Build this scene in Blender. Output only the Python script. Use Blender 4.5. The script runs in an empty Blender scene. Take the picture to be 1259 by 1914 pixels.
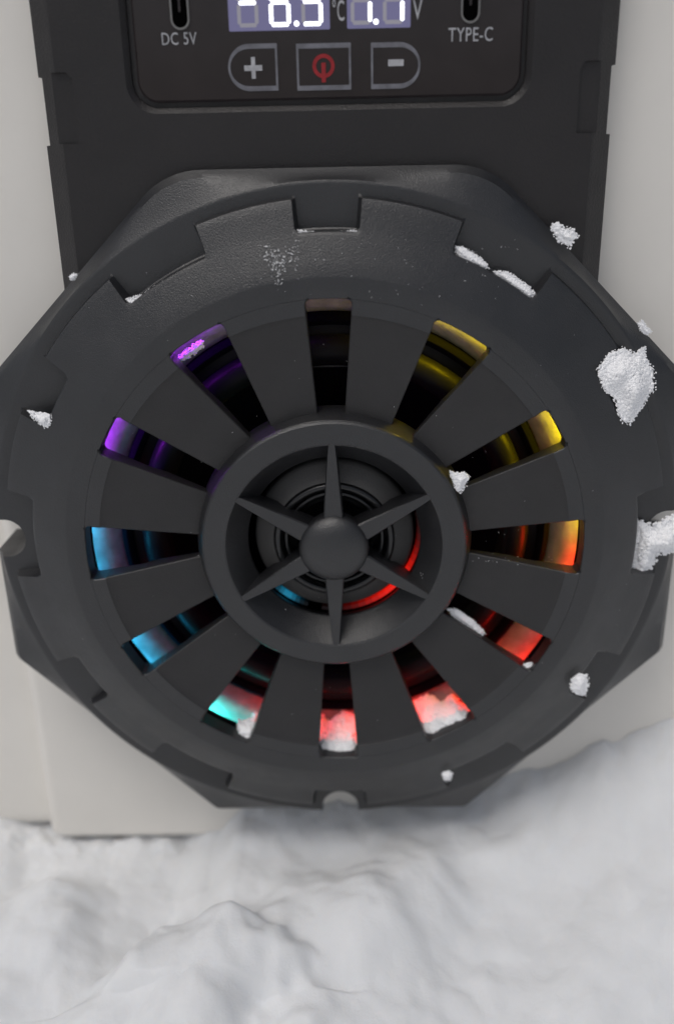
import bpy, bmesh, math, random
from math import sin, cos, radians as R, pi, hypot, sqrt
from mathutils import Vector, Matrix, noise
random.seed(7)
SC = 0.014                      # one modelling unit is 1.4 cm
def W(X, Y, Z): return Vector((X*SC, -Z*SC, Y*SC))     # X right, Y up, Z towards the viewer
S = bpy.context.scene
C = S.collection

# ---------------------------------------------------------------- camera
cam = bpy.data.cameras.new('camera'); co = bpy.data.objects.new('camera', cam); C.objects.link(co)
rx, ry, rz = 0.37271714575855835, -0.019675600743750386, 0.020890630651411217
tx, ty, D = -0.05912558787723898, -0.7177997098107968, 17.549503507223932
RX = Matrix.Rotation(rx, 3, 'X'); RY = Matrix.Rotation(ry, 3, 'Y'); RZ = Matrix.Rotation(rz, 3, 'Z')
MT = (RZ @ RX @ RY).transposed()
PW = Matrix(((1,0,0),(0,0,-1),(0,1,0)))
cp = MT @ -Vector((tx, ty, -D))
mw = (PW @ MT).to_4x4(); mw.translation = W(*cp)
co.matrix_world = mw
cam.sensor_fit = 'VERTICAL'; cam.sensor_height = 24; cam.sensor_width = 24; cam.lens = 1750/1914*24
cam.clip_start = 0.005; cam.clip_end = 200
cam.dof.use_dof = True; cam.dof.focus_distance = 16.9*SC; cam.dof.aperture_fstop = 3.8
S.camera = co

# ---------------------------------------------------------------- light
SUN_EL, SUN_AZ = R(64), R(-35)          # azimuth measured from the viewer's side, to the left
w = bpy.data.worlds.new('World'); S.world = w; w.use_nodes = True
nt = w.node_tree; bg = nt.nodes['Background']
sky = nt.nodes.new('ShaderNodeTexSky'); sky.sky_type = 'NISHITA'; sky.sun_disc = False
sky.sun_elevation = SUN_EL; sky.sun_rotation = R(180)+R(35); sky.air_density = 1.0; sky.dust_density = 4.0; sky.ozone_density = 1.0
hs = nt.nodes.new('ShaderNodeHueSaturation'); hs.inputs['Saturation'].default_value = 0.55
nt.links.new(sky.outputs[0], hs.inputs['Color']); nt.links.new(hs.outputs[0], bg.inputs['Color'])
bg.inputs['Strength'].default_value = 0.088
sl = bpy.data.lights.new('overcast_sun', 'SUN'); so = bpy.data.objects.new('overcast_sun', sl); C.objects.link(so)
sl.energy = 0.95; sl.angle = R(28); sl.color = (1, .98, .955)
sd = Vector((sin(SUN_AZ)*cos(SUN_EL), -cos(SUN_AZ)*cos(SUN_EL), sin(SUN_EL)))
so.rotation_euler = sd.to_track_quat('Z', 'Y').to_euler()
S.view_settings.view_transform = 'Standard'; S.view_settings.look = 'None'
S.view_settings.exposure = -0.17; S.view_settings.gamma = 1
S.render.engine = 'CYCLES'

# ---------------------------------------------------------------- materials
def mat(name, col, rough=.5, spec=.5, metal=0., emit=None, estr=0., mott=0., mscale=1.5, bump=0., bscale=20., rvar=0., sss=0., coat=0., grain2=0., gscale=60.):
    m = bpy.data.materials.new(name); m.use_nodes = True
    n = m.node_tree.nodes; l = m.node_tree.links; b = n['Principled BSDF']
    b.inputs['Base Color'].default_value = (*col, 1); b.inputs['Roughness'].default_value = rough
    b.inputs['Specular IOR Level'].default_value = spec; b.inputs['Metallic'].default_value = metal
    b.inputs['Coat Weight'].default_value = coat; b.inputs['Coat Roughness'].default_value = .05
    if emit: b.inputs['Emission Color'].default_value = (*emit, 1); b.inputs['Emission Strength'].default_value = estr
    if sss:
        b.inputs['Subsurface Weight'].default_value = sss; b.inputs['Subsurface Radius'].default_value = (1,.9,.8)
        b.inputs['Subsurface Scale'].default_value = .15*SC
    tc = n.new('ShaderNodeNewGeometry'); vm = n.new('ShaderNodeVectorMath'); vm.operation = 'SCALE'; vm.inputs['Scale'].default_value = 1/SC
    l.new(tc.outputs['Position'], vm.inputs[0])
    def nz(scale, detail=4):
        x = n.new('ShaderNodeTexNoise'); x.inputs['Scale'].default_value = scale; x.inputs['Detail'].default_value = detail
        l.new(vm.outputs[0], x.inputs['Vector']); return x
    if mott:
        x = nz(mscale); mr = n.new('ShaderNodeMapRange'); mr.inputs['From Min'].default_value = .3; mr.inputs['From Max'].default_value = .7
        mr.inputs['To Min'].default_value = 1-mott; mr.inputs['To Max'].default_value = 1+mott; l.new(x.outputs['Fac'], mr.inputs['Value'])
        last = mr.outputs[0]
        if grain2:
            y = nz(gscale, 2); mr2 = n.new('ShaderNodeMapRange'); mr2.inputs['From Min'].default_value = .3; mr2.inputs['From Max'].default_value = .7
            mr2.inputs['To Min'].default_value = 1-grain2; mr2.inputs['To Max'].default_value = 1+grain2; l.new(y.outputs['Fac'], mr2.inputs['Value'])
            mm = n.new('ShaderNodeMath'); mm.operation = 'MULTIPLY'; l.new(last, mm.inputs[0]); l.new(mr2.outputs[0], mm.inputs[1]); last = mm.outputs[0]
        v = n.new('ShaderNodeVectorMath'); v.operation = 'SCALE'; v.inputs[0].default_value = col
        l.new(last, v.inputs['Scale']); l.new(v.outputs[0], b.inputs['Base Color'])
    if rvar:
        x = nz(2.3, 5); mr = n.new('ShaderNodeMapRange'); mr.inputs['From Min'].default_value = .3; mr.inputs['From Max'].default_value = .7
        mr.inputs['To Min'].default_value = rough-rvar; mr.inputs['To Max'].default_value = rough+rvar
        l.new(x.outputs['Fac'], mr.inputs['Value']); l.new(mr.outputs[0], b.inputs['Roughness'])
    if bump:
        x = nz(bscale, 5); bp = n.new('ShaderNodeBump'); bp.inputs['Strength'].default_value = bump; bp.inputs['Distance'].default_value = .03*SC
        l.new(x.outputs['Fac'], bp.inputs['Height']); l.new(bp.outputs[0], b.inputs['Normal'])
    return m
M = dict(
    frame = mat('textured_black_plastic', (.0135,.0138,.0155), .36, .8, mott=.15, mscale=1.2, bump=.35, bscale=46, rvar=.07, grain2=.15, gscale=30),
    bar = mat('fine_black_plastic', (.0205,.0195,.020), .42, .5, mott=.1, bump=.4, bscale=42, rvar=.04, grain2=.08, gscale=35),
    panel = mat('panel_black_plastic', (.0135,.0115,.0118), .43, .5, mott=.15, mscale=.9, bump=.4, bscale=30, rvar=.06, grain2=.12, gscale=28),
    gloss = mat('gloss_display_acrylic', (.026,.021,.022), .12, .5, mott=.1, bump=.02, bscale=1.5),
    cream = mat('cream_moulded_plastic', (.80,.77,.715), .42, .4, mott=.025, mscale=.5, bump=.05, bscale=9),
    rubber = mat('gloss_black_rubber', (.006,.006,.008), .42, .10, bump=.05, bscale=3),
    cone = mat('black_speaker_cone', (.003,.003,.005), .8, .0),
    dish = mat('matt_grey_dish', (.085,.083,.081), .5, .4, mott=.1, bump=.2, bscale=24),
    chan = mat('smoked_light_channel', (.20,.195,.20), .3, .5, mott=.2, mscale=5, bump=.3, bscale=8),
    print = mat('grey_white_print', (.42,.42,.44), .5, .3, mott=.2, mscale=12),
    line = mat('grey_button_outline', (.16,.16,.18), .4, .4, mott=.25, mscale=6),
    red = mat('red_print', (.30,.02,.025), .5, .3, mott=.2, mscale=10),
    steel = mat('worn_port_steel', (.30,.29,.28), .3, .5, metal=.9, bump=.1),
    void = mat('port_interior', (.002,.002,.002), .9, .0),  # flush black sheet, paints the darkness inside the ports
    snow = mat('snow', (.78,.79,.80), .85, .2, mott=.03, mscale=1.1, bump=.3, bscale=16, sss=.5),
    clump = mat('granular_snow', (.97,.97,.98), .7, .3),
    glow = mat('display_backlight', (.05,.05,.07), .2, .4, emit=(.34,.32,.62), estr=.38),
    dim = mat('unlit_digit_segment', (.12,.12,.13), .3, .4, emit=(.6,.57,.68), estr=.33),
    lit = mat('lit_digit_segment', (.5,.5,.5), .3, .4, emit=(.9,.92,1.), estr=2.6),
)
def led_mat(name, col, s): return mat(name, (.012,.012,.012), .4, .3, emit=col, estr=s)

# ---------------------------------------------------------------- mesh helpers
def wloc(o):
    v = Vector((0,0,0))
    while o is not None: v += o.location; o = o.parent
    return v
def link(name, me, parent=None, loc=(0,0,0)):
    o = bpy.data.objects.new(name, me); C.objects.link(o)
    if parent: o.parent = parent
    o.location = loc; return o
def obj(name, bm, mats, parent=None, base=None, sharp=32, smooth=True):
    """bm in modelling units; base: the object's own origin in modelling units (top-level things)"""
    b = W(*base) if base else Vector((0,0,0))
    off = (wloc(parent) if parent else Vector((0,0,0))) + b
    for v in bm.verts: v.co = W(*v.co) - off
    bmesh.ops.recalc_face_normals(bm, faces=bm.faces)
    me = bpy.data.meshes.new(name); bm.to_mesh(me); bm.free()
    for m in (mats if isinstance(mats, (list, tuple)) else [mats]): me.materials.append(m)
    if smooth:
        me.shade_smooth(); me.set_sharp_from_angle(angle=R(sharp))
    return link(name, me, parent, b)
def boolean(o, cutters):
    """cut with the given bmeshes (modelling units) and bake"""
    tmp = []
    for cb in cutters:
        c = obj('cutter', cb, M['frame'], smooth=False)
        c.location = (0,0,0); tmp.append(c)
        md = o.modifiers.new('cut', 'BOOLEAN'); md.operation = 'DIFFERENCE'; md.solver = 'EXACT'; md.object = c
    bpy.context.view_layer.update()
    dg = bpy.context.evaluated_depsgraph_get(); dg.update()
    me = bpy.data.meshes.new_from_object(o.evaluated_get(dg))
    o.modifiers.clear(); o.data = me
    me.shade_smooth(); me.set_sharp_from_angle(angle=R(30))
    for c in tmp: bpy.data.objects.remove(c)
def tag(o, label=None, cat=None, group=None, kind=None):
    for k, v in (('label',label),('category',cat),('group',group),('kind',kind)):
        if v: o[k] = v
    return o
def add_box(bm, x0,x1,y0,y1,z0,z1):
    v = [bm.verts.new((x,y,z)) for z in (z0,z1) for y in (y0,y1) for x in (x0,x1)]
    for f in ((0,1,3,2),(4,5,7,6),(0,1,5,4),(2,3,7,6),(0,2,6,4),(1,3,7,5)): bm.faces.new([v[i] for i in f])
def add_loft(bm, loops, cap0=True, cap1=True, closed=True):
    rows = [[bm.verts.new(p) for p in lp] for lp in loops]
    n = len(rows[0])
    for a, b in zip(rows, rows[1:]):
        for i in range(n if closed else n-1):
            j = (i+1) % n; bm.faces.new((a[i],a[j],b[j],b[i]))
    if cap0: bm.faces.new(rows[0][::-1])
    if cap1: bm.faces.new(rows[-1])
    return rows
def lathe(bm, prof, a0=0, a1=360, n=128, closed_prof=False, cx=0, cy=0):
    full = abs(a1-a0-360) < 1e-6
    K = n if full else n+1
    rows = []
    for i in range(K):
        t = R(a0+(a1-a0)*i/n)
        rows.append([bm.verts.new((cx+r*cos(t), cy+r*sin(t), z)) for r, z in prof])
    m = len(prof)
    for i in range(n):
        a, b = rows[i], rows[(i+1) % K]
        for j in range(m if closed_prof else m-1):
            k = (j+1) % m; bm.faces.new((a[j],b[j],b[k],a[k]))
    if not full and closed_prof:
        bm.faces.new(rows[0]); bm.faces.new(rows[-1][::-1])
def rounded(pts, rads, seg=8):
    """polygon with filleted corners"""
    out = []; n = len(pts)
    for i in range(n):
        p = Vector(pts[i]); a = Vector(pts[i-1]); b = Vector(pts[(i+1)%n]); r = rads[i] if isinstance(rads, (list,tuple)) else rads
        if r <= 0: out.append(tuple(p)); continue
        u = (a-p).normalized(); v = (b-p).normalized(); ang = u.angle(v)
        d = r/math.tan(ang/2); c = p + (u+v).normalized()*(r/sin(ang/2))
        s = p+u*d-c; e = p+v*d-c
        a0 = math.atan2(s.y, s.x); da = (math.atan2(e.y, e.x)-a0+pi) % (2*pi)-pi
        for k in range(seg+1):
            t = a0+da*k/seg; out.append((c.x+r*cos(t), c.y+r*sin(t)))
    return out
def rect(x0,x1,y0,y1,r,seg=8): return rounded([(x0,y0),(x1,y0),(x1,y1),(x0,y1)], r, seg)
def prism(bm, poly, z0, z1): add_loft(bm, [[(x,y,z0) for x,y in poly],[(x,y,z1) for x,y in poly]])
def inset_poly(poly, d):
    n = len(poly); out = []
    for i in range(n):
        p = Vector(poly[i]); a = Vector(poly[i-1]); b = Vector(poly[(i+1)%n])
        e1 = (p-a); e2 = (b-p)
        if e1.length < 1e-9: e1 = e2
        if e2.length < 1e-9: e2 = e1
        e1.normalize(); e2.normalize()
        n1 = Vector((-e1.y,e1.x)); n2 = Vector((-e2.y,e2.x)); m = (n1+n2)
        m = m/max(.3, m.length_squared/2) if m.length else n1
        out.append((p.x+m.x*d, p.y+m.y*d))
    return out

# ================================================================ the speaker unit
BASE = (0, -8.9, -3.0)
dev = link('portable_speaker', None, None, W(*BASE))
tag(dev, 'black octagonal speaker with coloured lights and control panel on a cream body in snow', 'speaker')

# cream body: a wide rear shell and a plinth standing proud of it
def slab(bm, x0,x1,y0,y1,zb,zf,r, ry=.35):
    # horizontal cross-section with rounded front vertical corners, lofted along Y with a rounded foot
    def sec(y, ins):
        pts = [(x0+ins,zb)]
        for k in range(13):
            t = pi/2*k/12; pts.append((x0+ins+r-r*cos(t), zf-ins-r+r*sin(t)))
        for k in range(13):
            t = pi/2*(1-k/12); pts.append((x1-ins-r+r*cos(t), zf-ins-r+r*sin(t)))
        pts.append((x1-ins,zb))
        return [(x,y,z) for x,z in pts]
    loops = []
    for k in range(9):
        t = pi/2*k/8; loops.append(sec(y0+ry-ry*sin(pi/2-t+0)*1.0 if False else y0+ry*(1-cos(pi/2-t)) if False else y0+ry*(1-sin(t)), ry*(1-cos(t))))
    loops = loops[::-1] if loops[0][0][1] > loops[-1][0][1] else loops
    for k in range(1, 13): loops.append(sec(y0+ry+(y1-y0-ry)*k/12, 0))
    add_loft(bm, loops)
bm = bmesh.new()
# foot rounding: inset grows towards the bottom
def slab2(bm, x0,x1,y0,y1,zb,zf,r,ry,taper=0.):
    def sec(y, ins):
        dx = taper*(y-y0)
        pts = [(x0+ins-dx,zb)]
        for k in range(13):
            t = pi/2*k/12; pts.append((x0-dx+ins+r-r*cos(t), zf-ins-r+r*sin(t)))
        for k in range(13):
            t = pi/2*(1-k/12); pts.append((x1+dx-ins-r+r*cos(t), zf-ins-r+r*sin(t)))
        pts.append((x1+dx-ins,zb))
        return [(x,y,z) for x,z in pts]
    loops = [sec(y0+ry*(1-sin(t)), ry*(1-cos(t))) for t in [pi/2*(1-k/8) for k in range(9)]]
    for k in range(1, 25): loops.append(sec(y0+ry+(y1-y0-ry)*k/24, 0))
    add_loft(bm, loops)
slab2(bm, -11.5,11.5,-8.75,16,-9,-2.75,1.2,.5)
obj('rear_shell', bm, M['cream'], dev)
bm = bmesh.new(); slab2(bm, -7.15,9.6,-8.62,15.9,-3.6,-2.2,.35,.3)
obj('front_shell', bm, M['cream'], dev)

# octagonal frame ------------------------------------------------
AP = 6.72; HC = AP*math.tan(R(22.5))
octp = [(AP,-HC),(AP,HC),(HC,AP),(-HC,AP),(-AP,HC),(-AP,-HC),(-HC,-AP),(HC,-AP)]
octr = [.25,.5,1.5,1.5,.5,.25,.12,.12]
octo = rounded(octp, octr, 12)
def rho(theta, poly):
    d = Vector((cos(theta), sin(theta))); best = 0
    for i in range(len(poly)):
        a = Vector(poly[i-1]); b = Vector(poly[i]); e = b-a
        den = d.x*e.y-d.y*e.x
        if abs(den) < 1e-12: continue
        t = (a.x*e.y-a.y*e.x)/den; s = (a.x*d.y-a.y*d.x)/den
        if t > 0 and -1e-6 <= s <= 1+1e-6: best = max(best, t)
    return best
notches = [(30*k, 8.0 if k % 2 == 0 else 5.2) for k in range(12)]
notches = [(a + {60:.3,120:-.8,240:-1,180:-2,0:1}.get(a,0), h) for a, h in notches]
angs = set(round(i*1.0, 3) for i in range(360))
for a, h in notches:
    for s in (-1, 1):
        for d in (-.28, .28): angs.add(round((a+s*h+d) % 360, 3))
        for q in (-1,0,1):
            z_ = round((round(a+s*h)+q) % 360, 3)
            if abs(((a+s*h-z_+180) % 360)-180) < .3: angs.discard(z_)
angs = sorted(angs)
def in_notch(a):
    return any(abs((a-c+180) % 360-180) < h for c, h in notches)
def in_slot(a): return abs((a+15) % 30-15) < (6.6 if round(a/30) % 2 == 0 else 4.7)
bm = bmesh.new(); rows = []
for a in angs:
    t = R(a); ro = rho(t, octo); nn = in_notch(a)
    zf = -.66
    p = ([(4.65,-.36),(4.65,-.012),(4.66,0.004),(4.69,.012)] if in_slot(a) else [(4.60,-.36),(4.60,-.03),(4.652,-.03),(4.654,.012)])+[(4.98,.012),(5.03,.0),(5.3,-.115),(5.66,-.268)]
    if nn: p += [(5.70,-.288),(5.715,-.31),(5.735,zf+.02),(5.76,zf),(6.0,zf),(6.2,zf),(6.27,zf),(6.33,zf)]
    else:  p += [(5.72,-.294),(5.80,-.325),(5.90,-.362),(6.0,-.40),(6.1,-.435),(6.22,-.48),(6.255,-.50),(6.29,zf)]
    e1 = max(6.56, ro-.13)
    p += [(6.36,zf),(6.46,zf+.004),(6.50,zf-.004),(6.53,zf-.02)]
    zc = -1.0
    p += [(6.53+(e1-6.53)*.5, zf-.02+(zc+.15-zf)*.5), (e1, zc+.14), (ro-.05, zc+.03),(ro, zc-.03),(ro, -2.1),(5.35,-2.1),(5.35,-.42),(4.75,-.40)]
    rows.append([bm.verts.new((r*cos(t), r*sin(t), z)) for r, z in p])
n = len(rows); m = len(rows[0])
for i in range(n):
    a, b = rows[i], rows[(i+1) % n]
    for j in range(m):
        k = (j+1) % m; bm.faces.new((a[j],b[j],b[k],a[k]))
frame = obj('octagonal_frame', bm, M['frame'], dev)
def ucut(ang, c0=6.40, r=.39):
    b = bmesh.new(); pts = []
    for k in range(25):
        t = pi/2+pi*k/24; pts.append((c0+r*cos(t), r*sin(t)))
    pts += [(8.5,-r),(8.5,r)]
    ca, sa = cos(R(ang)), sin(R(ang))
    pts = [(x*ca-y*sa, x*sa+y*ca) for x, y in pts]
    prism(b, pts, -2.3, 1); return b
# cutters live in world space; temporarily give the frame no parent offset trouble (it has none of its own)
boolean(frame, [ucut(270), ucut(179.5), ucut(0.5)])

# grille bars ----------------------------------------------------
def hw(kind, r):
    t = (r-2.6)/(4.65-2.6)
    return (.25+(.405-.25)*t) if kind == 'n' else (.225+(.56-.225)*t)
rs = [2.44,2.6,2.8,3.1,3.4,3.7,4.0,4.2,4.34,4.38,4.5,4.55,4.58,4.61,4.63,4.643,4.65]
def barz(r):
    if r >= 4.38: return .012
    return -.012-.29*((4.38-r)/(4.38-2.6))
FR = .09
for k in range(12):
    a0 = 30*k; ka = 'w' if k % 2 == 0 else 'n'; kb = 'n' if k % 2 == 0 else 'w'; a1 = a0+30
    bm = bmesh.new(); top = []; 
    ts = [0,.0,.12,.3,.5,.7,.88,1,1.]
    loops = []
    for r in rs:
        f = 0
        if r > 4.65-FR: f = FR-sqrt(max(0, FR*FR-(r-(4.65-FR))**2))
        e0 = R(a0)+math.asin(max(0,hw(ka, r)-f)/r); e1 = R(a1)-math.asin(max(0,hw(kb, r)-f)/r)
        z = barz(r); c = .018/r
        L = []
        L.append((r*cos(e0), r*sin(e0), -.42 if r > 3.4 else -.52))
        L.append((r*cos(e0), r*sin(e0), z-.016))
        for u in [q/18 for q in range(19)]:
            t = e0+c+(e1-e0-2*c)*u; L.append((r*cos(t), r*sin(t), z))
        L.append((r*cos(e1), r*sin(e1), z-.016))
        zb = -.42 if r > 3.4 else -.52
        for u in [1-q/18 for q in range(19)]:
            t = e0+c+(e1-e0-2*c)*u; L.append((r*cos(t), r*sin(t), zb))
        loops.append(L)
    rr = add_loft(bm, loops, False, False)
    for row in (rr[0], rr[-1]):          # end caps in strips, so that the curved ends do not fold
        N = len(row)                      # 0 side low, 1..21 over the top, then back underneath
        tp = row[1:22]; bt = [row[0]]+[row[N-1-i] for i in range(19)]
        for i in range(19): 
            bm.faces.new((tp[i],tp[i+1],bt[i+1],bt[i]))
        bm.faces.new((tp[19],tp[20],bt[19]))
    for f in bm.faces:
        c = f.calc_center_median()
        f.material_index = 0 if hypot(c.x, c.y) < 4.36 else 1
    obj('grille_bar', bm, [M['bar'], M['frame']], dev)

# hub ------------------------------------------------------------
bm = bmesh.new()
lathe(bm, [(2.60,-.36),(2.50,-.10),(2.475,-.065),(2.44,-.04),(2.07,-.03),(2.035,-.05),(2.02,-.075),(1.88,-.26),(1.76,-.43),(1.67,-.53),(1.655,-.56),(1.70,-.75),(2.3,-.75),(2.64,-.6)], n=160, closed_prof=True)
obj('hub_ring', bm, M['frame'], dev, sharp=14)
for k in range(6):
    a = 30+60*k; bm = bmesh.new(); loops = []
    # ridge profile from the hub cap out to a fine tip that dies into the bowl
    for r, hwid, zt in [(.42,.195,-.07),(.66,.18,-.07),(.9,.163,-.066),(1.2,.14,-.06),(1.5,.115,-.055),(1.8,.09,-.05),(1.98,.072,-.045),(2.05,.062,-.043)]:
        zb = -.62 if r < 1.7 else -.62+(r-1.7)*1.2
        L = [(r,-hwid*1.0,zb),(r,-hwid,zt-.035),(r,-hwid*.86,zt-.004),(r,0,zt),(r,hwid*.86,zt-.004),(r,hwid,zt-.035),(r,hwid,zb)]
        ca, sa = cos(R(a)), sin(R(a))
        loops.append([(x*ca-y*sa, x*sa+y*ca, z) for x,y,z in L])
    add_loft(bm, loops)
    obj('hub_spoke', bm, M['frame'], dev, sharp=24)
bm = bmesh.new()
pr = [(0.001,.20)]+[(.66*sin(R(t)), -.13+.33*cos(R(t))) for t in range(6, 91, 6)]+[(.66,-.2),(.60,-.5),(.001,-.5)]
lathe(bm, pr, n=96)
bmesh.ops.remove_doubles(bm, verts=bm.verts, dist=.003)
obj('hub_cap', bm, M['frame'], dev)

# tweeter and woofer behind the grille ---------------------------
bm = bmesh.new()
lathe(bm, [(1.55,-1.05),(1.54,-.82),(1.51,-.76),(1.46,-.72),(1.3,-.62),(1.17,-.52),(1.14,-.56)], n=128)
obj('tweeter_dish', bm, M['dish'], dev)
bm = bmesh.new()
def torus_prof(R0, r0, z0, n=10, a0=180, a1=0): return [(R0+r0*cos(R(a0+(a1-a0)*i/n)), z0+r0*sin(R(a0+(a1-a0)*i/n))) for i in range(n+1)]
lathe(bm, torus_prof(1.08,.075,-.54)[::-1] + torus_prof(.92,.05,-.60)[::-1] + [(.86,-.66),(.80,-.74),(.76,-.70),(.72,-.78),(.45,-1.0),(.001,-.9)], n=128)
obj('tweeter_surround', bm, mat('gloss_tweeter_ring', (.008,.008,.009), .2, .6), dev)
bm = bmesh.new()
lathe(bm, [(1.6,-1.9),(2.2,-1.75),(3.0,-1.4),(3.28,-1.22)], n=128)
obj('woofer_cone', bm, M['cone'], dev)
bm = bmesh.new()
lathe(bm, [(3.26,-1.24)]+torus_prof(3.56,.27,-1.18,16)+[(3.95,-1.16),(4.25,-1.2)], n=128)
obj('woofer_surround', bm, M['rubber'], dev)
bm = bmesh.new()
lathe(bm, [(1.86,-.70),(1.9,-1.95),(.2,-1.95)], n=96)  # black wall added to stop LED light reaching the centre
obj('motor_housing', bm, M['cone'], dev)
# translucent channel that the lamps shine on
bm = bmesh.new()
lathe(bm, [(4.24,-1.24),(4.34,-1.08),(4.45,-.97),(4.6,-.89),(4.8,-.84),(5.0,-.80),(5.13,-.72),(5.2,-.6),(5.2,-.44)], n=160)
obj('light_channel', bm, M['chan'], dev)
bm = bmesh.new(); lathe(bm, [(4.0,-1.3),(4.02,-1.08),(4.07,-1.02),(4.12,-1.0),(4.18,-1.03),(4.24,-1.12),(4.27,-1.3)], n=160)
obj('basket_rim', bm, M['cone'], dev)
LP = (.42,.03,1.); LY = (1.,.74,.004); LR = (1.,.014,.006); LC = (.03,.5,.85); LT = (.05,.85,.75); LO=(1.,.4,.02)
specs = [(75,LO,1.),(65,LY,30),(55,LY,30),(35,LY,20),(25,LY,26),(9,LY,30),(3,LY,8),(-9,LR,30),(-24,LR,12),(-37,LR,12),(-52,LR,14),(-64,LR,12),(-84,LR,12),(-96,LR,12),
         (-113,LT,6),(-124,LT,34),(-143,LC,10),(-154,LC,26),(-172,LC,9),(-184,LC,22),(-204,LP,26),(-214,LP,16),(-231,LP,12),(-242,LP,12),(-262,LP,1.5)]
LK = 5
bm = bmesh.new(); lathe(bm, [(4.67,-.38),(4.72,-.38),(4.72,-.57),(4.67,-.57)], -43, 253, 150, closed_prof=True)  # skirt added to keep LED light off the hub, open at the bottom
obj('light_baffle', bm, M['cone'], dev)
cache = {}
for a, col, s in specs:
    key = (col, s)
    if key not in cache: cache[key] = led_mat('led_glow', col, s*LK*3)
    bm = bmesh.new()
    lathe(bm, [(5.0,-.50),(5.10,-.50),(5.10,-.58),(5.0,-.58)], a-1.3, a+1.3, 6, closed_prof=True)
    obj('led', bm, cache[key], dev)
for a, col, s in [(-105,LR,60),(-75,LR,75),(-45,LR,38),(-165,LR,1.5),(165,LR,1.5),(136,LP,1)]:  # extra lamps added out of sight behind bars, to colour the slots and their snow
    bm = bmesh.new()
    lathe(bm, [(3.95,-.44),(4.05,-.44),(4.05,-.52),(3.95,-.52)], a-1, a+1, 3, closed_prof=True)
    obj('led', bm, led_mat('led_glow', col, s*4), dev)
def guide(a0, a1, col, peak, n=22):  # glowing arcs that imitate LED light leaking round the dish
    bm = bmesh.new(); ms = []
    for i in range(n):
        b0 = a0+(a1-a0)*i/n; b1 = a0+(a1-a0)*(i+1)/n; k = len(bm.faces)
        lathe(bm, [(1.70,-.96),(1.69,-.84),(1.625,-.87),(1.61,-.97)], b0, b1, 2, closed_prof=True)
        bm.faces.ensure_lookup_table()
        for f in bm.faces[k:]: f.material_index = i
        t = (i+.5)/n; ms.append(led_mat('guide_glow', col, peak*math.exp(-((t-.5)/.2)**2)))
    obj('light_guide', bm, ms, dev)
guide(-100, 14, LR, .95); guide(-142, -110, LC, .4, 10)

# control panel housing ------------------------------------------
def chamf(bm, half, y0, y1, zf, zc, zb, c):
    a = [(-half,y0),(half,y0),(half,y1),(-half,y1)]; b = [(-half+c,y0),(half-c,y0),(half-c,y1),(-half+c,y1)]
    g = .03
    b2 = [(-half+c+g,y0),(half-c-g,y0),(half-c-g,y1),(-half+c+g,y1)]
    add_loft(bm, [[(x,y,zb) for x,y in a],[(x,y,zc) for x,y in a],[(x,y,zf-.02) for x,y in b],[(x,y,zf) for x,y in b2]])
bm = bmesh.new(); chamf(bm, 4.93, 3.2, 13.5, -1.25, -1.58, -2.35, .36)
hous = obj('control_housing', bm, M['panel'], dev)
cuts = []
def poly_cut(poly, z0, z1):
    b = bmesh.new(); prism(b, poly, z0, z1); return b
for s in (-1, 1):
    p = [(s*4.85,7.16),(s*6,7.10),(s*6,8.42),(s*4.85,8.24)]
    if s < 0: p = p[::-1]
    cuts.append(poly_cut(p, -3, 0))
    p = [(s*4.27,7.18),(s*5.5,7.18),(s*5.5,8.30),(s*4.35,8.30),(s*4.27,8.20)]
    if s < 0: p = p[::-1]
    cuts.append(poly_cut(p, -1.32, 0))
r0 = rect(-3.27,3.37,7.72,13.0,.42,10); r1 = rect(-3.37,3.47,7.62,13.1,.5,10)
b = bmesh.new(); add_loft(b, [[(x,y,-1.40) for x,y in r0],[(x,y,-1.34) for x,y in r0],[(x,y,-1.245) for x,y in r1],[(x,y,-1.0) for x,y in r1]]); cuts.append(b)
boolean(hous, cuts)

# display plate ---------------------------------------------------
ZD = -1.29
bm = bmesh.new(); q0 = rect(-3.17,3.29,7.80,12.9,.34,10); q1 = inset_poly(q0, .035)
add_loft(bm, [[(x,y,-1.42) for x,y in q0],[(x,y,ZD-.03) for x,y in q0],[(x,y,ZD) for x,y in q1]])
plate = obj('display_plate', bm, M['gloss'], dev, sharp=20)
def flat(poly, z0, z1, name, m, parent, **k):
    b = bmesh.new(); prism(b, poly, z0, z1); return obj(name, b, m, parent, **k)
def ring_poly(name, outer, inner, z0, z1, m, parent):
    b = bmesh.new(); n = len(outer)
    L = [[b.verts.new((x,y,z)) for x,y in p] for p, z in ((outer,z0),(outer,z1),(inner,z1),(inner,z0))]
    for i in range(4):
        A, B = L[i], L[(i+1)%4]
        for j in range(n): k = (j+1)%n; b.faces.new((A[j],A[k],B[k],B[j]))
    return obj(name, b, m, parent)
# buttons
def button(shape, x0, x1, y0, y1):
    r = (y1-y0)/2*.98
    if shape == 'L': pts = rounded([(x0,y0),(x1,y0),(x1,y1),(x0,y1)], [r,.01,.01,r], 14)
    elif shape == 'R': pts = rounded([(x0,y0),(x1,y0),(x1,y1),(x0,y1)], [.01,r,r,.01], 14)
    else: pts = rounded([(x0,y0),(x1,y0),(x1,y1),(x0,y1)], .01, 2)
    b = bmesh.new(); prism(b, pts, ZD-.05, ZD+.006)
    o = obj('button', b, M['gloss'], dev)
    # outline: thin uprights, thicker top and bottom strokes
    cx, cy = (x0+x1)/2, (y0+y1)/2; sx = 1-.035*2/(x1-x0); sy = 1-.075*2/(y1-y0)
    inner = [(cx+(x-cx)*sx, cy+(y-cy)*sy) for x, y in pts]
    ring_poly('button_outline', pts, inner, ZD, ZD+.012, M['line'], o)
    return o
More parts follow.
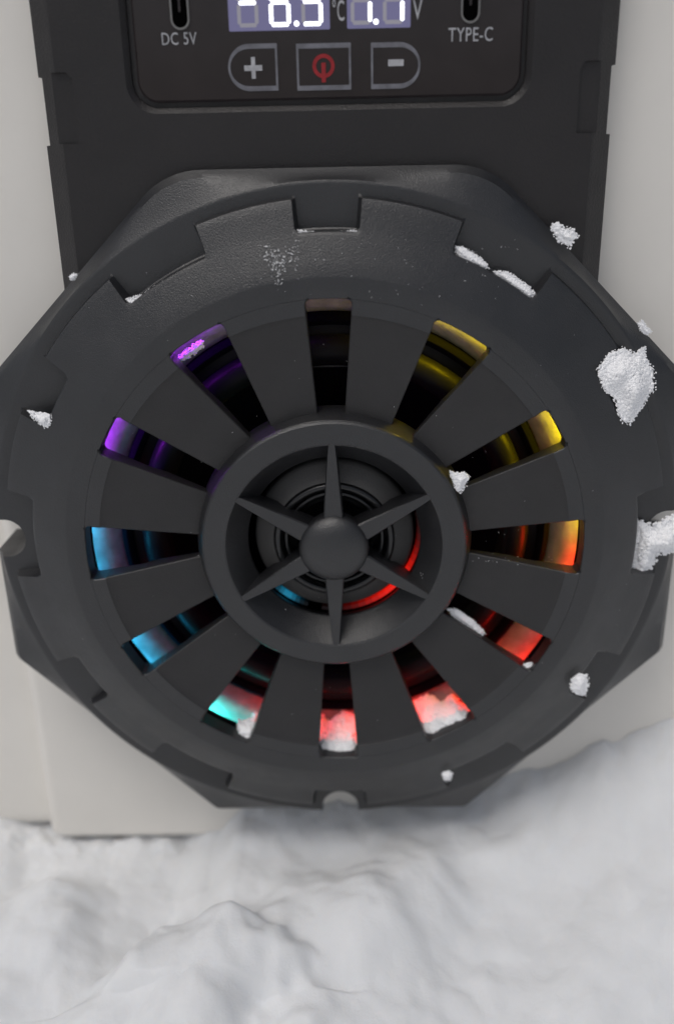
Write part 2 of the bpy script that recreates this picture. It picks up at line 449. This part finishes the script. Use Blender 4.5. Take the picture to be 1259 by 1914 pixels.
bp = button('L', -1.62,-.79,7.95,8.67); bo = button('S', -.47,.44,7.94,8.655); bn = button('R', .775,1.60,7.94,8.645)
zt0, zt1 = ZD+.0062, ZD+.014
flat([(-1.35,8.26),(-1.35,8.345),(-1.232,8.345),(-1.232,8.47),(-1.165,8.47),(-1.165,8.345),(-1.05,8.345),(-1.05,8.26),(-1.165,8.26),(-1.165,8.14),(-1.232,8.14),(-1.232,8.26)][::-1], zt0, zt1, 'plus_sign', M['print'], bp)
flat(rect(1.06,1.32,8.285,8.385,.01,2), zt0, zt1, 'minus_sign', M['print'], bn)
bm = bmesh.new(); lathe(bm, [(.125,zt0),(.185,zt0),(.185,zt1),(.125,zt1)], 0, 360, 40, closed_prof=True, cx=-.02, cy=8.31)
add_box(bm, -.055,.015,8.06,8.36,zt0,zt1+.001)
obj('power_symbol', bm, M['red'], bo)
# text
def text(s, x0, x1, y0, y1, name, m, parent, z=ZD):
    cu = bpy.data.curves.new('t', 'FONT'); cu.body = s; cu.size = 1; cu.extrude = .0; cu.resolution_u = 4; cu.space_character = 1.08
    to = bpy.data.objects.new('t', cu); C.objects.link(to); bpy.context.view_layer.update()
    me = bpy.data.meshes.new_from_object(to.evaluated_get(bpy.context.evaluated_depsgraph_get()))
    bpy.data.objects.remove(to)
    xs = [v.co.x for v in me.vertices]; ys = [v.co.y for v in me.vertices]
    a, b_, c, d = min(xs), max(xs), min(ys), max(ys)
    bm = bmesh.new(); bm.from_mesh(me)
    for v in bm.verts: v.co = ((v.co.x-a)/(b_-a)*(x1-x0)+x0, (v.co.y-c)/(d-c)*(y1-y0)+y0, z+.003)
    g = bmesh.ops.extrude_face_region(bm, geom=bm.faces[:])
    for e in g['geom']:
        if isinstance(e, bmesh.types.BMVert): e.co.z += .008
    return obj(name, bm, m, parent, smooth=False)
text('DC 5V', -2.70,-2.12, 8.68,8.865, 'port_lettering', M['print'], plate)
text('TYPE-C', 2.06,2.79, 8.63,8.84, 'port_lettering', M['print'], plate)
text('V', 1.47,1.62, 8.97,9.26, 'unit_lettering', M['print'], plate)
text('°C', .15,.34, 8.98,9.30, 'unit_lettering', M['print'], plate)
# ports
for cx in (-2.37, 2.41):
    r_ = .155; y0 = 8.90
    o_ = rect(cx-r_,cx+r_,y0,y0+.95,r_*.98,12); i_ = rect(cx-.128,cx+.128,y0+.03,y0+.92,.126,12)
    b = bmesh.new(); prism(b, i_, ZD+.002, ZD+.004); pt = obj('charging_port', b, M['void'], dev)
    ring_poly('port_rim', o_, i_, ZD-.02, ZD+.035, M['steel'], pt)
    flat(rect(cx-.018,cx+.018,y0+.26,y0+.74,.015,4), ZD+.0045, ZD+.03, 'port_tongue', M['gloss'], pt)
# digits
for x0, x1, wname in ((-1.57,.10,0),(.385,1.43,1)):
    win = flat(rect(x0,x1,8.86,9.75,.02,3), ZD-.02, ZD+.003, 'digit_window', M['glow'], dev)
    def seg(x0,x1,y0,y1,on):
        pts = [(x0,y0),(x1,y0),(x1,y1),(x0,y1)]
        k = .018
        w_, h_ = x1-x0, y1-y0
        if w_ > h_: pts = [(x0+k,y0),(x1-k,y0),(x1,y0+h_/2),(x1-k,y1),(x0+k,y1),(x0,y0+h_/2)]
        else: pts = [(x0,y0+k),(x0+w_/2,y0),(x1,y0+k),(x1,y1-k),(x0+w_/2,y1),(x0,y1-k)]
        flat(pts, ZD+.0035, ZD+.008+(.003 if on else 0), 'digit_segment', M['lit'] if on else M['dim'], win, smooth=False)
    def digit(cx, on, dot=None):
        w_, hb, t = .175, 8.915, .062
        cy, ty_ = hb+.36, hb+.72
        seg(cx-w_+.03,cx+w_-.03,hb,hb+t,'d' in on); seg(cx-w_+.03,cx+w_-.03,cy-t/2,cy+t/2,'g' in on); seg(cx-w_+.03,cx+w_-.03,ty_-t,ty_,'a' in on)
        seg(cx-w_,cx-w_+t,hb+.04,cy-.02,'e' in on); seg(cx+w_-t,cx+w_,hb+.04,cy-.02,'c' in on)
        seg(cx-w_,cx-w_+t,cy+.02,ty_-.04,'f' in on); seg(cx+w_-t,cx+w_,cy+.02,ty_-.04,'b' in on)
        if dot is not None:
            b = bmesh.new(); lathe(b, [(.001,ZD+.011),(.042,ZD+.011),(.042,ZD+.0035)], 0,360,16, cx=cx+dot, cy=hb+.04); obj('digit_segment', b, M['lit'], win)
    if wname == 0:
        digit(-1.25, 'g'); digit(-.72, 'acdefg', .27); digit(-.19, 'afgcd')
    else:
        digit(.62, 'bc', .24); digit(1.15, 'bc')

# ================================================================ snow
def smooth01(t): t = max(0,min(1,t)); return t*t*(3-2*t)
def interp(tab, x):
    if x <= tab[0][0]: return tab[0][1]
    for (a,b),(c,d) in zip(tab, tab[1:]):
        if x <= c: return b+(d-b)*smooth01((x-a)/(c-a))
    return tab[-1][1]
contact = [(-11,-8.1),(-8.6,-8.35),(-7.4,-8.72),(-3.9,-8.66),(-3.1,-8.35),(-2.3,-7.7),(-1.2,-7.5),(0,-7.5),(3,-7.2),(4.6,-6.55),(6.2,-5.8),(7.6,-5.2),(10,-4.9),(16,-5.2)]
def snow_h(x, z):
    d = max(0, z+2.2)
    yc = interp(contact, x)
    h = -8.95 + (yc+8.95)*math.exp(-(d/3.6)**1.3)
    # broad soft mounds
    h += .85*noise.noise(Vector((x*.30, z*.36, 3.1)))*smooth01((d)/2)
    v = noise.noise(Vector((x*.55+7, z*.6, .4)))
    h += .16*sqrt(max(0,v*v+.01))*2.2*smooth01(d/2.5)-.1
    # foreground lump with a crisp crest
    dx, dz = (x+2.7)/2.0, (z-2.75)/1.75
    warp = .24*noise.noise(Vector((x*.9, z*.9, 9)))+.05*noise.noise(Vector((x*2.6, z*2.6, 2)))
    q = hypot(dx, dz)+warp
    h += 1.45*math.exp(-(q)**(5.5 if dz < 0 else 2.5))
    dx, dz = (x+.6)/2.3, (z-1.9)/1.9; q2 = hypot(dx, dz)+warp*.8
    h += .62*math.exp(-q2**4)
    dx, dz = (x+7.2)/2.0, (z-1.2)/1.6; q2 = hypot(dx, dz)+warp
    h += .6*math.exp(-q2**4)
    dx, dz = (x+6.4)/1.5, (z-.4)/1.5; h += .5*math.exp(-1.2*(dx*dx+dz*dz))
    dx, dz = (x-1.6)/2.4, (z-.6)/1.1; h += .3*math.exp(-1.2*(dx*dx+dz*dz))
    # crumbly detail
    h += .10*noise.noise(Vector((x*.9, z*.9, 5)))+.03*noise.noise(Vector((x*2.2, z*2.2, 5)))
    wx = x+.15*noise.noise(Vector((x*1.9, z*1.9, 12))); wz = z+.15*noise.noise(Vector((x*1.9, z*1.9, 15)))
    h += .15*sqrt(noise.noise(Vector((wx*1.1, wz*1.1, 20)))**2+.008)+.012*noise.noise(Vector((wx*3., wz*3., 23)))
    h += .010*noise.noise(Vector((x*6.5, z*6.5, 1)))+.008*noise.noise(Vector((x*13, z*13, 4)))
    # crumbs against the body
    h += .10*math.exp(-d/.5)*noise.noise(Vector((x*2.6, z*2, 8)))+.05*math.exp(-d/.4)*noise.noise(Vector((x*6, z*5, 8)))
    return h
def axis(lo, hi, step, far, k=1.35):
    v = [lo+i*step for i in range(int((hi-lo)/step)+1)]; s = step; a = v[0]; b = v[-1]
    L, H = [], []
    while a > -far: s *= k; a -= s; L.append(a)
    s = step
    while b < far: s *= k; b += s; H.append(b)
    return L[::-1]+v+H
xs = axis(-9.5, 9.5, .055, 3000); zs = axis(-3.2, 4.6, .055, 3000)
verts = [W(x, snow_h(x, z) if abs(x) < 60 and abs(z) < 60 else -9.0, z) for z in zs for x in xs]
nx = len(xs); faces = [(j*nx+i, j*nx+i+1, (j+1)*nx+i+1, (j+1)*nx+i) for j in range(len(zs)-1) for i in range(nx-1)]
me = bpy.data.meshes.new('snow_ground'); me.from_pydata(verts, [], faces); me.materials.append(M['snow']); me.shade_smooth(); me.update()
if me.polygons[0].normal.z < 0: me.flip_normals()
tag(link('snow_ground', me), kind='structure')

# clumps of granular snow resting on the speaker -----------------
ico = bmesh.new(); bmesh.ops.create_icosphere(ico, subdivisions=1, radius=1)
IV = [v.co.copy() for v in ico.verts]; IF = [tuple(v.index for v in f.verts) for f in ico.faces]; ico.free()
def inside(p, poly):
    c = False; x, y = p
    for i in range(len(poly)):
        x1,y1 = poly[i-1]; x2,y2 = poly[i]
        if (y1 > y) != (y2 > y) and x < (x2-x1)*(y-y1)/(y2-y1)+x1: c = not c
    return c
def edge_d(p, poly):
    best = 9; P = Vector(p)
    for i in range(len(poly)):
        a = Vector(poly[i-1]); e = Vector(poly[i])-a; t = max(0,min(1,(P-a).dot(e)/max(e.length_squared,1e-9)))
        best = min(best, (P-a-e*t).length)
    return best
def unpx(x, y, z):
    """point at modelling depth z that the measured photograph position falls on"""
    d = MT @ Vector(((x-629.5)/1750, -(y-957)/1750, -1)); t = (z-cp.z)/d.z; p = cp+d*t; return (p.x, p.y)
def granules(name, pix, z, height, g, label, dens=1.0, tilt=None, spiky=0., mat_=None, cat='snow clump', deep=None):
    poly = [unpx(a, b, z) for a, b in pix]
    X0 = min(p[0] for p in poly); X1 = max(p[0] for p in poly); Y0 = min(p[1] for p in poly); Y1 = max(p[1] for p in poly)
    cx = sum(p[0] for p in poly)/len(poly); cy = sum(p[1] for p in poly)/len(poly)
    V, Fc = [], []
    area = (X1-X0)*(Y1-Y0); nn = int(min(5200, area/(g*g)*1.9*dens))
    def put(x, y, zz, r):
        o = len(V); rot = Matrix.Rotation(random.random()*6.3, 3, Vector((random.gauss(0,1),random.gauss(0,1),random.gauss(0,1))).normalized())
        s = Vector((r*random.uniform(.7,1.4), r*random.uniform(.6,1.1), r*random.uniform(.6,1.1)))
        for v in IV:
            q = rot @ Vector((v.x*s.x, v.y*s.y, v.z*s.z))*random.uniform(.8,1.2); V.append((x+q.x, y+q.y, zz+q.z))
        Fc.extend(tuple(i+o for i in f) for f in IF)
    for _ in range(nn):
        if deep:
            x = random.uniform(X0,X1); y = random.uniform(Y0,Y1); e = edge_d((x,y), poly)
            if not inside((x,y), poly): continue
            rr_ = hypot(x,y); zt = deep[0]+(deep[1]-deep[0])*smooth01((rr_-deep[2])/(deep[3]-deep[2]))+.1*noise.noise(Vector((x*5,y*5,1)))
            zt -= .18*(1-min(1,e/.08))
            for q_ in range(4): put(x+random.uniform(-g,g)*.5, y+random.uniform(-g,g)*.5, zt-q_*g*1.3, g*random.uniform(.6,1.3))
            continue
        x = random.uniform(X0,X1); y = random.uniform(Y0,Y1)
        e = edge_d((x,y), poly); ins = inside((x,y), poly)
        if not ins and (e > g*1.2 or random.random() > .25): continue
        zz = (z(x,y) if callable(z) else z)
        if tilt: zz += tilt(x, y)
        e_ = e if ins else 0
        hh = height*smooth01(min(1, e_/(height*1.1)))*(0.75+.5*noise.noise(Vector((x*3,y*3,z))))
        r = g*random.uniform(.55,1.25)*(1 if ins else .6)
        put(x, y, zz+max(.3*g, hh), r)
        if hh > 2*g: put(x+random.uniform(-g,g), y+random.uniform(-g,g), zz+hh*.45, g*1.5)
    # edge needles and crumbs
    for _ in range(int(spiky*len(poly)*6)):
        i = random.randrange(len(poly)); t = random.random(); a = Vector(poly[i-1]); b = Vector(poly[i]); q = a.lerp(b, t)
        out = (q-Vector((cx,cy))).normalized()*random.uniform(0,1.8*g)
        put(q.x+out.x, q.y+out.y, z+g*random.uniform(.3,1.5)+(tilt(q.x,q.y) if tilt else 0), g*random.uniform(.3,.6))
    bm = bmesh.new(); vs = [bm.verts.new(p) for p in V]
    for f in Fc: bm.faces.new([vs[i] for i in f])
    o = obj(name, bm, mat_ or M['clump'], None, base=(cx, Y0, z), smooth=True, sharp=80)
    tag(o, label, cat)
    return o
def frame_z(x, y):      # height of the frame surface at a radius
    return interp_lin([(0,-.05),(4.38,.0),(5.03,.01),(5.72,-.29),(6.29,-.50),(6.4,-.66),(6.55,-.68),(6.8,-.95)], hypot(x,y))
def interp_lin(tab, x):
    for (a,b),(c,d) in zip(tab, tab[1:]):
        if x <= c: return b+(d-b)*max(0,(x-a)/(c-a))
    return tab[-1][1]
def on_frame(z0): return lambda x, y: frame_z(x, y)-z0
granules('snow_clump', [(1115,690),(1135,665),(1165,655),(1190,668),(1205,662),(1215,660),(1212,675),(1228,700),(1226,735),(1205,750),(1190,770),(1175,788),(1160,782),(1152,765),(1150,745),(1125,720)], -.40, .42, .034, 'large fan-shaped white snow clump stuck on the upper right of the speaker frame', 2.2, on_frame(-.40), 1.6)
granules('snow_clump', [(1192,975),(1215,985),(1240,975),(1262,960),(1275,965),(1275,1020),(1245,1030),(1222,1030),(1218,1055),(1210,1078),(1183,1082),(1178,1072),(1185,1020)], -.62, .35, .055, 'long snow clump filling the notch and screw slot at the right edge of the frame', 2.2, None, 1.2)
granules('snow_clump', [(1030,425),(1040,418),(1055,430),(1068,432),(1074,440),(1062,460),(1045,448)], -.82, .22, .035, 'small snow clump on upper right slanted frame edge beside the control panel', 2, None, 1.5)
granules('snow_clump', [(852,462),(862,462),(885,475),(905,490),(910,500),(900,503),(860,490),(853,482)], -.45, .08, .022, 'thin wedge of snow at the left end of the upper right notch', 2.2, None, 1.5)
granules('snow_clump', [(922,508),(945,508),(965,522),(985,535),(996,548),(1000,562),(985,560),(955,540)], -.45, .09, .024, 'frosty snow ridge at the right end of the upper right notch', 2.4, None, 2)
granules('snow_clump', [(840,880),(850,885),(868,885),(874,892),(868,905),(860,918),(852,912),(848,898)], -.12, .15, .026, 'small snow crumb where the hub ring meets a grille bar at its upper right', 2, None, 1)
granules('snow_clump', [(1070,1268),(1082,1260),(1094,1262),(1096,1280),(1092,1298),(1078,1296),(1066,1286)], -.1, .16, .032, 'small triangular snow crumb beside the lower right notch of the frame', 2, None, .8)
granules('snow_clump', [(826,1445),(838,1441),(844,1446),(840,1458),(832,1458)], -.12, .08, .022, 'tiny snow crumb on the frame near its bottom, right of the screw slot', 2, None, .6)
granules('snow_clump', [(52,768),(66,772),(80,770),(96,772),(98,782),(93,795),(80,790),(66,780)], -.40, .10, .03, 'flat smeared patch of snow on the left side of the frame', 2, on_frame(-.40), .6)
granules('snow_clump', [(1192,605),(1200,600),(1206,612),(1214,618),(1208,626),(1198,618)], -.92, .10, .02, 'tiny frost crumb on the upper right outer edge of the frame', 2, None, 2)
granules('snow_clump', [(130,517),(138,511),(145,513),(140,522),(133,524)], -.92, .03, .012, 'tiny frost crumb on the upper left outer edge of the frame', 1.6, None, 2)
granules('snow_clump', [(556,430),(575,434),(610,436),(650,433),(668,432),(668,438),(620,441),(575,440),(560,440)], -.42, .05, .018, 'thin line of snow along the floor of the top notch', 2, None, 2)
granules('snow_clump', [(232,560),(245,558),(262,552),(266,560),(250,570),(236,575)], -.42, .08, .022, 'snow specks in the corner of the upper left notch', 1.6, None, 2)
granules('snow_clump', [(270,548),(300,528),(335,508),(372,488),(374,493),(330,516),(290,540),(272,554)], -.42, .03, .013, 'broken thread of frost along the edge of the upper left notch', .8, None, .5)
# snow lying in the slots, on their lower walls
def slot_snow(pix, z, height, g, label, deep=None): return granules('snow_clump', pix, z, height, g, label, 2.6, None, 0 if deep else .8, deep=deep)
slot_snow([(596,1368),(615,1376),(640,1366),(664,1370),(667,1416),(650,1420),(635,1412),(615,1419),(597,1414)], -.42, .36, .045, 'red lit snow filling the end of the bottom slot of the grille', (-.9,-.27,4.12,4.7))
slot_snow([(780,1342),(800,1330),(830,1334),(850,1322),(880,1332),(882,1345),(860,1358),(845,1372),(820,1382),(797,1388),(788,1365)], -.42, .36, .045, 'red lit snow filling the end of the lower right wide slot', (-.9,-.27,4.08,4.7))
slot_snow([(448,1352),(470,1350),(480,1346),(472,1380),(462,1388),(445,1378)], -.40, .30, .04, 'pink lit snow in the corner of the lower left wide slot', (-.6,-.18,4.1,4.55))
slot_snow([(836,1138),(850,1138),(868,1150),(885,1162),(905,1183),(897,1188),(868,1168),(848,1152)], -.42, .12, .024, 'pinkish snow ridge along the inner end of the right lower narrow slot')
slot_snow([(975,1243),(990,1238),(1000,1245),(995,1254),(980,1252)], -.15, .12, .026, 'small snow crumb at the outer end of the right lower narrow slot')
slot_snow([(330,672),(350,655),(375,637),(381,645),(362,660),(340,672),(332,676)], -.7, .10, .03, 'violet lit streak of snow inside the upper left wide slot')
# loose crystals nobody could count
rng = random.Random(3); V = []; Fc = []
def crystal(px, py, z, r):
    x, y = unpx(px, py, z); z += (frame_z(x,y)-z if hypot(x,y) < 6.7 and hypot(x,y) > 4.7 else 0)+.01
    o = len(V); a = rng.random()*6.3; k = rng.uniform(1.2,3)
    u = (cos(a)*r*k, sin(a)*r*k); w_ = (-sin(a)*r*.6, cos(a)*r*.6)
    V.extend([(x-u[0],y-u[1],z),(x+w_[0],y+w_[1],z+r*.5),(x+u[0],y+u[1],z+r*.4),(x-w_[0],y-w_[1],z+r*.3),(x,y,z+r*1.6)])
    Fc.extend([(o+a_,o+b_,o+4) for a_, b_ in ((0,1),(1,2),(2,3),(3,0))])
for _ in range(70): crystal(rng.gauss(512,17), rng.gauss(480,9), -.2, rng.uniform(.004,.014))
for _ in range(45): crystal(rng.gauss(521,7), rng.gauss(500,14), -.2, rng.uniform(.004,.014))
for _ in range(25): crystal(rng.gauss(553,4), rng.gauss(468,18), -.2, rng.uniform(.004,.011))
for _ in range(60): crystal(rng.uniform(480,990), rng.uniform(445,560), -.1, rng.uniform(.003,.008))
for _ in range(90): crystal(rng.uniform(150,1180), rng.uniform(500,1480), -.1, rng.uniform(.003,.006))
for _ in range(14): crystal(rng.gauss(790,7), rng.gauss(1095,9), -.3, rng.uniform(.006,.012))
for _ in range(14): crystal(rng.uniform(880,1040), 1036+rng.gauss(8,5), -.1, rng.uniform(.004,.010))
bm = bmesh.new(); vs = [bm.verts.new(p) for p in V]
for f in Fc: bm.faces.new([vs[i] for i in f])
tag(obj('snow_crystals', bm, M['clump'], None, base=(0,0,0), smooth=False), 'scattered loose ice crystals sprinkled over the black speaker face', 'ice crystals', kind='stuff')
